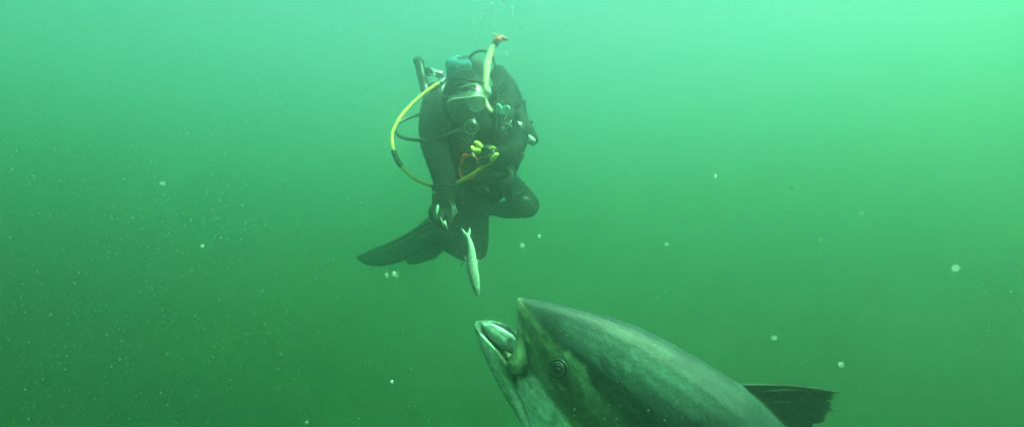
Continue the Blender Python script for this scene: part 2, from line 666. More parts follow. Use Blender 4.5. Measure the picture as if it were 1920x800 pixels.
# hoses
g = G()
g.tube(A((880, 116, 3.05), (884, 104, 3.04), (895, 97, 3.02), (908, 96, 3.0), (922, 103, 3.0), (930, 130, 3.02)), .0075, 10)
make('hose', g, RUB, diver)['label'] = 'thin black hose arching behind the head'
g = G()
g.tube(A((872, 240, 2.68), (850, 248, 2.66), (822, 260, 2.68), (795, 263, 2.72), (768, 261, 2.78), (749, 255, 2.85), (742, 243, 2.9), (748, 230, 2.95), (768, 220, 3.0), (795, 212, 3.03), (832, 195, 3.06)), .0085, 10)
make('hose', g, RUB, diver)['label'] = 'black hose looping out beside the arm'
yh = A((832, 151, 2.98), (812, 163, 2.95), (788, 181, 2.92), (764, 204, 2.88), (745, 229, 2.84), (735, 253, 2.82), (737, 278, 2.80), (744, 299, 2.80), (757, 317, 2.80), (775, 333, 2.81), (795, 343.5, 2.82), (818, 348, 2.84), (842, 346.5, 2.84), (862, 340, 2.80), (884, 328, 2.72), (908, 312, 2.62), (930, 291, 2.6))
g = G()
g.tube(yh, .0082, 12, sm=6)
yho = make('hose', g, YEL, diver)
yho['label'] = 'long bright yellow hose looping out to the side'
g = G()
g.tube(A((738, 284, 2.80), (744, 298, 2.80), (752, 310, 2.80)), .0125, 12)
make('sleeve', g, RUB, yho)
g = G()
g.tube(A((833, 150, 2.98), (826, 154.5, 2.97)), .0115, 12)
g.tube(A((832, 160, 2.97), (829, 163, 2.97)), [.012, .006], 10)
make('fitting', g, CHR, yho)
g = G()
g.tube([v + Vector((0, 0, 0)) for v in A((909, 310, 2.606), (921, 299.5, 2.594), (931, 290, 2.586))], [.0105, .0125, .0105], 12)
make('grip_sleeve', g, YELM, yho)

# second stage in the mouth
g = G()
RM = CM @ Matrix.Rotation(math.radians(25), 3, 'X')
g.ell(P(884, 238, 2.655), (.036, .032, .026), RM)
g.tube(A((884, 230, 2.69), (880, 224, 2.71)), .014, 10)
g.tube(A((884, 238, 2.66), (868, 241, 2.67)), [.018, .012], 10)
reg = make('regulator', g, RUB, diver, voxel=.003, smooth_it=2)
g = G()
g.ring(P(884, 238, 2.63), .031, .0026, RM)
g.ring(P(886, 236, 2.622), .017, .0016, RM)
make('purge_ring', g, CHR, reg)
# D-ring on chest
g = G()
g.ring(P(878, 254, 2.79), .026, .0022, sy=1.1)
g.tube(A((888, 262, 2.78), (889, 267, 2.77), (888, 272, 2.77)), [.004, .006, .003], 8)
make('metal_ring', g, CHR, diver)

# octopus regulator in the left hand
g = G()
OM = CM @ Matrix.Rotation(math.radians(38), 3, 'Z')
g.ell(P(911, 288, 2.60), (.040, .032, .024), OM)
g.tube(A((900, 281, 2.595), (911, 288, 2.60)), [.02, .026], 12)
octo = make('spare_regulator', g, RUB, diver, voxel=.003, smooth_it=2)
octo['label'] = 'black spare regulator with a yellow mouthpiece held at the chest'
g = G()
g.tube(A((885, 276, 2.58), (889, 282, 2.575), (896, 283, 2.575), (901, 281, 2.58)), [.0075, .0105, .014, .014], 12)
g.tube(A((894, 268, 2.58), (899, 273, 2.575), (902, 279, 2.58)), [.010, .0125, .013], 12)
g.ell(P(898, 280, 2.58), (.017, .015, .011))
make('mouthpiece', g, YELM, octo, voxel=.0022, smooth_it=2)
g = G()
g.tube(A((918, 278, 2.578), (923, 276, 2.575), (929, 278, 2.578)), [.003, .006, .003], 8)
make('cover_rim', g, YELM, octo)
g = G()
for k in range(6):
    x0, y0 = 906 + k * 2.4, 300 - k * 2.0
    g.tube(A((x0, y0, 2.574), (x0 + 1.6, y0 - 2.2, 2.573)), .0012, 6)
g.tube(A((914, 295, 2.574), (919.5, 290.5, 2.573)), .0014, 6)
make('lettering', g, PALE, octo)

# red ring and lanyards
g = G()
g.ring(P(879, 314, 2.80), .042, .0042, CM @ Matrix.Rotation(math.radians(-20), 3, 'Z'), sy=1.35)
g.tube(A((864, 303, 2.785), (867, 294, 2.78), (874, 290, 2.78), (878, 291, 2.78)), [.003, .0075, .007, .002], 8)
make('pull_ring', g, REDM, diver)
g = G()
g.tube(A((886, 288, 2.80), (889, 293, 2.795)), .0055, 8)
g.tube(A((896, 305, 2.70), (900, 308, 2.69), (902, 312, 2.69)), .003, 8)
g.tube(A((915, 356, 2.9), (913, 353, 2.9)), .006, 8)
make('small_clip', g, PALE, diver)
g = G()
g.ell(P(914, 357, 2.93), (.009, .012, .008))
make('tag', g, TROUT, diver)

# buoyancy vest
g = G()
g.tube(A((838, 190, 2.86), (842, 225, 2.84), (848, 270, 2.87), (850, 310, 2.9)), [.04, .05, .055, .05], 12, flat=.7, ref=fn)
g.tube(A((930, 140, 3.05), (946, 160, 3.0), (950, 195, 2.9), (945, 235, 2.86), (940, 285, 2.88), (936, 320, 2.93)), [.04, .055, .055, .058, .062, .055], 12, flat=.7, ref=fn)
g.tube(A((820, 170, 3.05), (815, 200, 3.1), (815, 260, 3.12), (830, 320, 3.15)), [.05, .07, .08, .07], 12)
g.tube(A((935, 135, 3.12), (952, 180, 3.12), (962, 240, 3.12), (950, 310, 3.12)), [.04, .07, .085, .07], 12)
g.tube(A((845, 318, 2.93), (890, 325, 2.90), (940, 316, 2.94)), .035, 12, flat=.7, ref=fn)
vest = make('buoyancy_vest', g, NYL, diver, voxel=.008, smooth_it=4)
displace(vest, .012, (13, 13, 13), 5)
g = G()
g.box(P(955, 288, 2.90), .075, .10, .07)
g.box(P(944, 278, 2.86), .05, .08, .05)
make('pocket', g, NYL, vest, voxel=.006, smooth_it=4)
g = G()
g.box(P(979, 292, 2.92), .020, .034, .02)
g.tube(A((968, 282, 2.9), (978, 286, 2.92)), .009, 8)
make('dump_handle', g, BRO, vest)
g = G()
PM = CM @ Matrix.Rotation(math.radians(48), 3, 'Z')
g.box(P(941, 165, 2.905), .055, .035, .008, PM)
pt = make('patch', g, NYL, vest)
g = G()
for k in range(7):
    x0, y0 = 934.5 + k * 1.6, 172.5 - k * 1.9
    g.tube(A((x0, y0, 2.897), (x0 + 1.9, y0 + .6 - (k % 2) * .9, 2.896)), .0010, 6)
for dx in (-3.2, -5.6):
    g.tube(A((934 + dx, 168, 2.9), (943 + dx, 157.5, 2.9)), .0007, 5)
make('lettering', g, PALE, pt)
g = G()
BT = mat('buckle_plastic', (.35, .68, .68), .3, var=.2, trans=.3)
g.tube(A((932, 200, 2.80), (934, 197, 2.80), (939, 203, 2.80), (936, 209, 2.80)), [.006, .008, .01, .006], 8)
g.tube(A((945, 202, 2.80), (951, 200, 2.80), (953, 205, 2.80), (947, 214, 2.80)), [.007, .009, .011, .005], 8)
g.box(P(942, 210, 2.81), .034, .022, .012)
make('buckle', g, BT, vest, voxel=.002, smooth_it=2)
g = G()
g.tube(A((931, 214, 2.80), (932, 203, 2.797)), .0016, 6)
g.tube(A((953, 206, 2.797), (950, 214, 2.797), (947, 221, 2.797)), .0022, 6)
g.tube(A((947, 222, 2.80), (944, 226, 2.80)), [.005, .002], 6)
g.tube(A((937, 195, 2.82), (943, 188, 2.82)), .0018, 6)
make('webbing_edge', g, PALE, vest)
g = G()
g.tube(A((956, 233, 2.80), (957, 238, 2.795), (958, 244, 2.80)), [.004, .007, .004], 8)
g.tube(A((955, 245, 2.80), (960, 251, 2.80)), [.005, .007], 8)
g.tube(A((953, 264, 2.80), (975, 268, 2.82)), .002, 6)
make('webbing', g, mat('grey_webbing', (.12, .14, .13), .6), vest)
g = G()
g.tube(A((971.5, 227.5, 2.81), (978, 237, 2.80)), .0028, 8)
g.ring(P(980.3, 240, 2.80), .0050, .0022, n=14, k=6)
g.tube(A((981, 242, 2.80), (983, 245, 2.80)), .0015, 6)
g.tube(A((964, 257, 2.80), (966.5, 265, 2.80)), .0014, 6)
make('bolt_snap', g, CHR, vest)
g = G()
g.box(P(981, 191, 2.98), .035, .012, .03)
g.box(P(982, 206, 2.98), .024, .066, .03)
lt = make('torch_mount', g, RUB, vest, voxel=.003, smooth_it=1)
g = G()
g.tube(A((981.5, 201, 2.955), (981, 206, 2.953)), [.005, .004], 8)
make('pale_mark', g, PALE, lt)
g = G()
g.tube(A((984, 229, 2.9), (997, 228, 2.9)), .0016, 6)
g.cyl(P(997, 227, 2.9), P(997, 231.5, 2.9), .0065, 12)
make('toggle', g, RUB, vest)
g = G()
g.tube(A((962, 205, 2.9), (975, 225, 2.86), (988, 247, 2.83), (999, 262, 2.81)), [.032, .036, .035, .027], 14)
can = make('canister', g, NYL, vest)
g = G()
g.poly(A((991.5, 251, 2.765), (1004, 261, 2.765), (1003, 271.5, 2.765), (990, 264, 2.765)), fn, .014)
make('end_panel', g, mat('reflective_patch', (.75, .85, .8), .4, var=.15), can)
g = G()
g.tube(A((990, 266, 2.79), (1001, 271, 2.79)), .008, 8)
g.tube(A((1005, 259, 2.79), (1006, 265, 2.79)), .003, 6)
make('end_rim', g, RUB, can)

# straps, rings and seams that break up the suit and vest
g = G()
g.tube(A((838, 222, 2.80), (852, 240, 2.81), (846, 262, 2.80)), .009, 8, flat=.3, ref=fn)
make('chest_strap', g, NYL, vest)
g = G()
g.tube(A((852, 276, 2.86), (885, 281, 2.84), (930, 274, 2.84)), .016, 8, flat=.25, ref=fn)
make('chest_strap', g, NYL, vest)
g = G()
g.tube(A((848, 322, 2.90), (890, 331, 2.875), (942, 322, 2.90)), .024, 8, flat=.25, ref=fn)
make('waist_strap', g, NYL, vest)
g = G()
g.box(P(893, 330, 2.868), .05, .055, .012)
make('waist_buckle', g, RUB, vest)
for (x, y, d, R) in ((947, 236, 2.80, .016), (950, 274, 2.80, .014), (838, 246, 2.79, .012), (957, 316, 2.86, .013)):
    g = G()
    g.ring(P(x, y, d), R, .0022, sy=.8)
    make('d_ring', g, CHR, vest)
for pts_, r_ in ((((940, 150, 2.96), (955, 185, 2.9), (962, 225, 2.85), (958, 262, 2.83)), .0028), (((926, 150, 3.0), (934, 185, 2.84), (930, 240, 2.80), (926, 272, 2.82)), .0028), (((948, 285, 2.85), (958, 300, 2.86), (952, 318, 2.88)), .0035), (((966, 268, 2.86), (960, 290, 2.86), (962, 312, 2.87)), .006)):
    g = G()
    g.tube(A(*pts_), r_, 8)
    make('binding', g, SEAMM, vest)
for pts_, r_ in ((((936, 128, 3.05), (946, 138, 3.02), (944, 150, 2.98)), .005), (((962, 168, 2.95), (974, 178, 2.95), (978, 192, 2.95)), .006), (((968, 212, 2.86), (986, 218, 2.9), (990, 232, 2.9)), .0045), (((950, 252, 2.82), (972, 268, 2.84), (978, 284, 2.9)), .006), (((958, 296, 2.86), (968, 304, 2.88), (964, 316, 2.88)), .008)):
    g = G()
    g.tube(A(*pts_), r_, 8)
    make('small_hose', g, RUB, vest)
for (x, y, d, a_, b_) in ((970, 200, 2.86, .03, .018), (958, 180, 2.9, .022, .03), (972, 248, 2.80, .018, .026), (966, 310, 2.88, .03, .024)):
    g = G()
    g.box(P(x, y, d), a_, b_, .014, CM @ Matrix.Rotation(math.radians(40), 3, 'Z'))
    make('clip', g, RUB, vest)
for pts_ in (((870, 350, 2.95), (872, 400, 2.93), (868, 450, 2.915)), ((905, 372, 2.96), (909, 420, 2.93), (903, 470, 2.92))):
    g = G()
    g.tube(A(*pts_), .0022, 6)
    make('seam', g, SEAMM, body)
for (x, y, d, rx, ry) in ((884, 462, 2.925, .05, .062), (986, 385, 2.94, .05, .052)):
    g = G()
    g.ell(P(x, y, d), (rx, ry, .022))
    make('knee_pad', g, PADM, diver)
g = G()
for k in range(3):
    g = G()
    g.ring(P(832, 352 + k * 7, 2.61), .049 - .001 * k, .0045, CM @ Matrix.Rotation(math.radians(78 + 6 * k), 3, 'X'), n=24, k=6)
    make('cuff_fold', g, NEO, body)

# gauge console hanging at the hip
g = G()
g.tube(A((960, 305, 2.88), (966, 330, 2.86), (972, 352, 2.85)), .008, 8)
con = make('gauge_console', g, RUB, diver)
g = G()
g.box(P(973, 353, 2.84), .062, .07, .025)
g.box(P(981, 381, 2.84), .062, .062, .025)
make('gauge_boot', g, RUB, con, voxel=.003, smooth_it=2)
for (x, y, a0, a1, r_) in ((972, 352, 3.5, 5.6, .0012), (981, 381, .2, 2.3, .0019)):
    g = G()
    g.ring(P(x, y, 2.823), .0275, .0012)
    make('bezel', g, RUB, con)
    g = G()
    g.tube([P(x, y, 2.821) + CM @ Vector((.027 * math.cos(a0 + (a1 - a0) * k / 10), .027 * math.sin(a0 + (a1 - a0) * k / 10), .001)) for k in range(11)], [.0006] + [r_] * 9 + [.0006], 6, sm=1)
    make('bezel_edge', g, CHR, con)
    g = G()
    g.cyl(P(x, y, 2.832), P(x, y, 2.826), .0255, 20)
    make('gauge_glass', g, mat('gauge_face', (.05, .08, .07), .1), con)
g = G()
g.tube(A((961, 362, 2.82), (963, 380, 2.82)), .0008, 5)
g.ell(P(964, 385, 2.82), .0035, n=8, m=6)
g.tube(A((957.5, 318, 2.86), (962, 333, 2.86), (965, 345, 2.86)), [.006, .011, .004], 8, flat=.4, ref=fn)
make('lanyard', g, PALE, con)

# gloves
g = G()
g.tube(A((832, 366, 2.605), (831, 380, 2.6)), [.05, .048], 16)
g.tube(A((831, 378, 2.6), (829, 392, 2.585), (829, 405, 2.57)), [.043, .047, .032], 16, flat=.62, ref=fn)
g.tube(A((818, 396, 2.57), (814, 408, 2.55), (820, 419, 2.54), (831, 426, 2.54)), [.0125, .012, .011, .0085], 10)
g.tube(A((827, 400, 2.555), (824, 413, 2.53), (830, 424, 2.525), (837, 431, 2.53)), [.0125, .012, .0105, .0085], 10)
g.tube(A((836, 400, 2.56), (838, 413, 2.54), (839, 424, 2.54), (840, 431, 2.545)), [.012, .0115, .010, .008], 10)
g.tube(A((844, 396, 2.58), (848, 407, 2.565), (846, 417, 2.56), (842, 425, 2.565)), [.011, .0105, .0095, .0075], 10)
g.tube(A((814, 386, 2.585), (809, 396, 2.575), (810, 407, 2.565), (817, 416, 2.56)), [.015, .0135, .0115, .009], 10)
gl = make('glove', g, NEO, diver, voxel=.003, smooth_it=3)
gl['label'] = 'black glove of the hand reaching down, with pale edging'
displace(gl, .0015, (60, 60, 60), 2)
PALE2 = mat('pale_edging', (.16, .24, .21), .5, var=.3, scale=60)
g = G()
g.tube(A((820, 386, 2.54), (818.5, 396, 2.53), (817.5, 410, 2.53)), [.008, .007, .002], 8, flat=.4, ref=fn)
g.poly(A((851, 380, 2.56), (854, 385, 2.56), (857.5, 396, 2.56), (855, 402, 2.56), (847, 410, 2.56), (850.5, 400, 2.56)), fn, .003)  # translucent scrap of bait in the fingers, built with the glove's edging
g.tube(A((844, 377, 2.55), (848, 386, 2.545), (849, 396, 2.545), (847, 408, 2.545), (842, 420, 2.545)), [.002, .0028, .0028, .002, .001], 8)
make('edging', g, PALE2, gl)
g = G()
g.tube(A((942, 289, 2.69), (930, 292, 2.66)), [.042, .04], 14)
g.tube(A((930, 292, 2.66), (920, 294, 2.635)), [.038, .036], 14, flat=.7, ref=fn)
for k, (y0, y1) in enumerate(((283, 278), (290, 287), (297, 296), (303, 304))):
    g.tube(A((922, y0, 2.63), (912, (y0 + y1) / 2 - 1, 2.578), (902, y1 + 3, 2.58), (899, y1 + 6, 2.605)), [.0125, .012, .011, .009], 10)
g.tube(A((926, 282, 2.65), (919, 274, 2.62), (909, 276, 2.59)), [.014, .0125, .010], 10)
make('glove', g, NEO, diver, voxel=.003, smooth_it=3)['label'] = 'black glove gripping the spare regulator'


# fins on the feet
def fin(outline, dfun, nm, lab, th=.010):
    g = G()
    cat_ = [(v.x, v.y) for v in catmull([(a, b, 0) for a, b in outline] + [(outline[0][0], outline[0][1], 0)], 4)][:-1]
    g.poly([P(x, y, dfun(x)) for x, y in cat_], fn, th)
    o = make('fin', g, FINM, diver)
    o['label'] = lab
    return o, dfun


FINM = mat('fin_rubber', (.02, .026, .024), .45, var=.3, scale=18, bump=.2)
df = lambda x: 3.95 - (x - 668) * .0031
f1, _ = fin([(668, 482), (684, 473), (706, 463), (740, 449), (765, 435), (788, 419), (808, 405), (832, 410), (846, 430), (835, 452), (812, 462), (786, 474), (758, 488), (735, 495), (712, 499), (690, 497), (674, 489)], df, 'fin', 'long black swim fin stretching out beside the knee')
g = G()
g.tube([P(x, y, df(x) - .008) for x, y in ((830, 418), (800, 428), (760, 452), (720, 472), (680, 485))], [.012, .012, .009, .006, .003], 8)
g.tube([P(x, y, df(x) - .008) for x, y in ((828, 446), (800, 456), (765, 474), (730, 487), (698, 493))], [.012, .011, .008, .005, .003], 8)
g.tube([P(x, y, df(x) - .008) for x, y in ((828, 412), (795, 420), (762, 441), (725, 459), (688, 475))], [.008, .010, .008, .005, .003], 8)
make('rail', g, FINM, f1)
df2 = lambda x: 4.0 - (x - 760) * .0035
f2, _ = fin([(760, 486), (764, 493), (776, 495.5), (792, 492), (812, 484), (832, 470), (850, 448), (848, 425), (820, 425), (790, 450)], df2, 'fin', 'second black swim fin mostly hidden behind the first')
g = G()
g.tube([P(x, y, df2(x) - .008) for x, y in ((840, 445), (815, 468), (790, 485))], [.01, .008, .004], 8)
make('rail', g, FINM, f2)
g = G()
g.tube([P(x, y, 3.72) for x, y in ((828, 470), (819, 480), (811, 488))], [.007, .006, .003], 8)
g.tube([P(x, y, 3.3) for x, y in ((868, 492), (864, 497))], [.008, .004], 8)
make('fin_strap', g, RUB, diver)

# ================================================================== small bait fish
HER = mat('bait_silver', (1, 1, 1), .33, .6, var=.3, scale=160, bump=.25, bscale=220, spec=.8, attr='Col')
HFIN = mat('bait_fin', (.85, .9, .85), .4, var=.2, scale=80, trans=.2)


def bait_fish():
    D = 2.2
    k = M2PX(D)
    o = thing('bait_fish', P(885, 490, D), 'small silver bait fish dropping head first between the diver and the open mouth below', 'fish')
    st = [(874, 437, 3.6, 2.0), (877, 444, 4.4, 2.8), (880.5, 455, 7, 4), (883, 468, 9.5, 5.6), (883.5, 480, 11.5, 7), (884.5, 494, 12.8, 8), (886.5, 508, 13, 8.6), (889.5, 522, 11.8, 8.4), (891.5, 533, 10.2, 7.6), (893.3, 542, 8, 6.3), (895, 549, 5.2, 4.4), (896, 554, 2.4, 2.2)]
    cen = catmull([P(a, b, D) for a, b, _, _ in st], 5)
    hw = interp([a for *_, a, _ in st], 5)
    ww = interp([a for *_, a in st], 5)
    rings = []
    col = []
    N_ = 24
    for i, c in enumerate(cen):
        t = (cen[min(i + 1, len(cen) - 1)] - cen[max(i - 1, 0)]).normalized()
        rr_ = (CM.col[0] - t * CM.col[0].dot(t)).normalized()
        # roll: back turned a little away to the left
        ff = t.cross(rr_)
        if ff.dot(fn) < 0:
            ff = -ff
        ring = []
        for j in range(N_):
            a = 2 * math.pi * j / N_
            ca, sa = math.cos(a), math.sin(a)
            ring.append(c + (rr_ * ca * hw[i] * .80 + ff * sa * ww[i]) * k)
        rings.append(ring)
    g = G()
    g.loft(rings)
    b = make('body', g, HER, o)
    ca_ = b.data.color_attributes.new('Col', 'FLOAT_COLOR', 'POINT')
    for i in range(len(cen)):
        s_ = i / (len(cen) - 1)
        for j in range(N_):
            a = 2 * math.pi * j / N_
            x = math.cos(a) + .18 * math.sin(i * 1.3 + j)*.3
            back = max(0, min(1, (-x - .35 + .55 * max(0, s_ - .35)) * 3.0))
            sil = Vector((.96, .95, .95)) * (1.0 - .35 * max(0, s_ - .4))
            bk = Vector((.05, .13, .14))
            c = sil.lerp(bk, back)
            if s_ > .86:
                c = c * .75
            if ((i * 7 + j * 3) % 5) == 0:
                c = c * .8
            ca_.data[i * N_ + j].color = (*c, 1)
    g = G()
    tl = [(871.5, 443), (868, 435), (863.5, 426), (870, 431), (875.5, 439), (878, 434), (881, 426), (883, 434), (880.5, 443), (877, 449)]
    g.poly([P(x, y, D) for x, y in tl], fn, .003)
    make('tail', g, HFIN, o)
    g = G()
    g.poly([P(x, y, D) for x, y in ((892, 492), (898, 485), (897.5, 488), (895, 494), (893.5, 498))], fn, .002)
    g.poly([P(x, y, D) for x, y in ((875, 484), (871.5, 479), (871.5, 485), (874, 492), (876, 494))], fn, .002)
    g.poly([P(x, y, D) for x, y in ((897, 512), (899, 517), (899, 525), (898, 529), (897.5, 522))], fn, .002)
    make('fin', g, HFIN, o)
    g = G()
    g.ell(P(893.5, 540, D - .0125), (.0052, .0052, .003))
    e = make('eye', g, mat('bait_eye', (.7, .72, .62), .2), o)
    g = G()
    g.ell(P(893.5, 540, D - .015), (.0028, .0028, .0015))
    make('pupil', g, RUB, e)
    g = G()
    g.tube([P(x, y, D - .0145) for x, y in ((887.5, 531), (891, 527.5), (895.5, 528), (898, 531.5))], .0011, 6)
    g.tube([P(x, y, D - .008) for x, y in ((892, 547), (894.5, 550), (897.5, 550))], .0011, 6)
    make('gill_cover', g, HFIN, o)


bait_fish()
# scrap of bait pinched in the glove
g = G()
g.poly(A((824, 404, 2.508), (827.5, 409, 2.508), (831, 417, 2.508), (834, 412.5, 2.508), (837.5, 419, 2.508), (840, 429, 2.508), (836, 425, 2.508), (833, 419.5, 2.508), (831, 424, 2.508), (829, 417, 2.508)), fn, .004)
sc_o = make('bait_scrap', g, HFIN, None, origin=P(832, 415, 2.508))
props(sc_o, 'torn pale scrap of bait pinched in the fingers of the reaching glove', 'bait')

# ================================================================== the big tuna
RHO = math.radians(27)
AX = CM @ Vector((.72, -.694, -.04)).normalized()
D0 = CM @ Vector((.694, .72, 0))
N0 = AX.cross(D0).normalized()
if N0.dot(fn) < 0:
    N0 = -N0
D0 = (D0 - AX * AX.dot(D0)).normalized()
NL = (N0 * math.cos(RHO) - D0 * math.sin(RHO)).normalized()   # towards the near flank
DV = (D0 * math.cos(RHO) + N0 * math.sin(RHO)).normalized()   # dorsal
FO = P(1040, 690, 1.28)
tuna = thing('tuna', FO, 'huge dark tuna rising with its mouth wide open below the diver', 'fish')


def fp(px, py, w=0.0):
    """photo pixel -> world point on the tuna's plane at lateral offset w (m)"""
    d = P(px, py, 1.0)
    o = FO + NL * w
    t = o.dot(NL) / d.dot(NL)
    return d * t


def sq(v):
    v = v - FO
    return v.dot(AX), v.dot(DV), v.dot(NL)


def wp(s, q, w):
    return FO + AX * s + DV * q + NL * w


def section(s, qU, qL, w, wide=.45, n=36, flatL=0.0):
    """closed ring; widest level at fraction `wide` from the belly; flatL squares the lower half"""
    qm = qL + (qU - qL) * wide
    ring = []
    for j in range(n):
        a = 2 * math.pi * j / n
        ca, sa = math.cos(a), math.sin(a)
        if sa >= 0:
            q = qm + (qU - qm) * abs(sa) ** .95
        else:
            q = qm - (qm - qL) * abs(sa) ** (.95 - .5 * flatL)
        ring.append(wp(s, q, w * math.copysign(abs(ca) ** .92, ca)))
    return ring


# midplane outline of trunk + upper jaw (photo pixels), half width in m
TS = [((969, 557), (969, 559), .003, .3), ((980, 559), (975, 577), .014, .25), ((997, 563), (981, 603), .026, .22), ((1020, 567), (986, 634), .038, .22),
      ((1050, 574), (984, 672), .050, .25), ((1083, 583), (977, 710), .062, .30), ((1118, 593), (978, 742), .074, .36), ((1158, 606), (990, 775), .086, .42), ((1205, 624), (1008, 820), .10, .45),
      ((1262, 654), (1040, 880), .115, .46), ((1330, 695), (1085, 950), .128, .47), ((1400, 738), (1150, 1030), .135, .48)]
rings = []
lastU = lastL = None
mid = []
for (U, L, w, wd) in TS:
    a, b = sq(fp(*U)), sq(fp(*L))
    mid.append((a, b, w, wd))
rings_def = []
for a, b, w, wd in mid:
    rings_def.append((a, b, w, wd))


def slant(a, b, w, wd, n=36, fl=0.0):
    # ring between dorsal point a=(s,q) and ventral point b=(s,q) (slanted station)
    ring = []
    for j in range(n):
        x = 2 * math.pi * j / n
        ca, sa = math.cos(x), math.sin(x)
        if sa >= 0:
            f = wd + (1 - wd) * abs(sa) ** .95
        else:
            f = wd - wd * abs(sa) ** (1 - .5 * fl)
        s_ = b[0] + (a[0] - b[0]) * f
        q_ = b[1] + (a[1] - b[1]) * f
        ring.append(wp(s_, q_, w * math.copysign(abs(ca) ** .95, ca)))
    return ring


# extend to the tail in fish coordinates
A_, B_ = mid[-1][0], mid[-1][1]
s0, qa, qb = (A_[0] + B_[0]) / 2, A_[1], B_[1]
ext = []
LB = 0.95
for f, hh, ww_ in ((.12, 1.0, .135), (.28, .93, .125), (.45, .76, .105), (.62, .54, .078), (.78, .31, .048), (.9, .15, .028), (1.0, .10, .02)):
    qm = (qa + qb) / 2 * (1 - f * .3)
    h = (qa - qb) / 2 * hh
    ext.append(((s0 + LB * f, qm + h), (s0 + LB * f, qm - h), ww_, .48))
defs = [(a, b, w, wd) for a, b, w, wd in mid] + ext
# densify
DN = []
for i in range(len(defs) - 1):
    for k in range(4):
        t = k / 4

        def L_(x, y):
            return x + (y - x) * t
        a0, b0, w0, d0 = defs[i]
        a1, b1, w1, d1 = defs[i + 1]
        DN.append(((L_(a0[0], a1[0]), L_(a0[1], a1[1])), (L_(b0[0], b1[0]), L_(b0[1], b1[1])), L_(w0, w1), L_(d0, d1)))
DN.append(defs[-1])
g = G()
g.loft([slant(*x) for x in DN])
# lower jaw: trough-shaped
JS = [((889, 602), (890, 606), .003), ((900, 606), (896, 620), .021), ((914, 612), (904, 641), .035), ((929, 620), (915, 664), .044), ((944, 631), (928, 690), .051), ((959, 646), (943, 718), .056),
      ((975, 672), (958, 745), .054), ((992, 712), (976, 776), .05), ((1015, 750), (1000, 812), .045)]
jr = []
JD = []
for i in range(len(JS) - 1):
    for k in range(4):
        t = k / 4
        (u0, l0, w0), (u1, l1, w1) = JS[i], JS[i + 1]
        JD.append(((u0[0] + (u1[0] - u0[0]) * t, u0[1] + (u1[1] - u0[1]) * t), (l0[0] + (l1[0] - l0[0]) * t, l0[1] + (l1[1] - l0[1]) * t), w0 + (w1 - w0) * t))
JD.append(JS[-1])
for (U, L, w) in JD:
    a, b = sq(fp(*U)), sq(fp(*L))
    ring = []
    n = 36
    for j in range(n):
        x = 2 * math.pi * j / n
        ca, sa = math.cos(x), math.sin(x)
        if sa <= 0:    # outer, below the rim
            f = 1 - abs(sa) ** .9
            ww2 = w * math.copysign(abs(ca) ** .8, ca)
        else:          # inner trough
            dep = .45 * min(1, w / .02)
            f = 1 - dep * abs(sa) ** 1.3 + .03
            ww2 = w * .86 * ca
        ring.append(wp(b[0] + (a[0] - b[0]) * f, b[1] + (a[1] - b[1]) * f, ww2))
    jr.append(ring)
g.loft(jr)
# maxilla lobe + cheek plates on both sides
mx = [(972, 578, .014, .004), (974, 600, .024, .0055), (974, 622, .034, .0065), (973, 645, .043, .0085), (972, 664, .050, .0135), (971, 680, .054, .0215), (969, 688, .055, .022)]


def mirror(v):
    s_, q_, w_m = sq(v)
    return wp(s_, q_, -w_m)


mp = [fp(a, b, c) for a, b, c, _ in mx]
for side in (0, 1):
    pts = [mirror(v) if side else v for v in mp]
    g.tube(pts, [x[3] for x in mx], 12, flat=.55, ref=NL if not side else -NL)
# gill membrane flap under the throat
gm = [(962, 722, .05, .010), (972, 752, .055, .012), (984, 780, .058, .013), (998, 808, .06, .013)]
for side in (0, 1):
    pts = [fp(a, b, c) for a, b, c, _ in gm]
    pts = [mirror(v) if side else v for v in pts]
    g.tube(pts, [x[3] for x in gm], 10)
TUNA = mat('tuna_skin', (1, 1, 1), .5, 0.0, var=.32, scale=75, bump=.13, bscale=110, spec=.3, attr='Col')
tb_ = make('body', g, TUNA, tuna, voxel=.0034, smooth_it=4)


def seg_dist(p, a, b):
    ab = b - a
    t = np.clip(((p - a) @ ab) / (ab @ ab), 0, 1)
    return np.linalg.norm(p - (a + t[:, None] * ab), axis=1)


def line_dist(p, pts):
    pts = np.array(pts, float)
    return np.min([seg_dist(p, pts[i], pts[i + 1]) for i in range(len(pts) - 1)], axis=0)


def poly_sd(p, pts):
    pts = np.array(pts, float)
    d = line_dist(p, np.vstack([pts, pts[:1]]))
    ins = np.zeros(len(p), bool)
    j = len(pts) - 1
    for i in range(len(pts)):
        xi, yi = pts[i]
        xj, yj = pts[j]
        c = ((yi > p[:, 1]) != (yj > p[:, 1])) & (p[:, 0] < (xj - xi) * (p[:, 1] - yi) / (yj - yi + 1e-9) + xi)
        ins ^= c
        j = i
    return np.where(ins, -d, d)


def sstep(a, b, x):
    t = np.clip((x - a) / (b - a), 0, 1)
    return t * t * (3 - 2 * t)


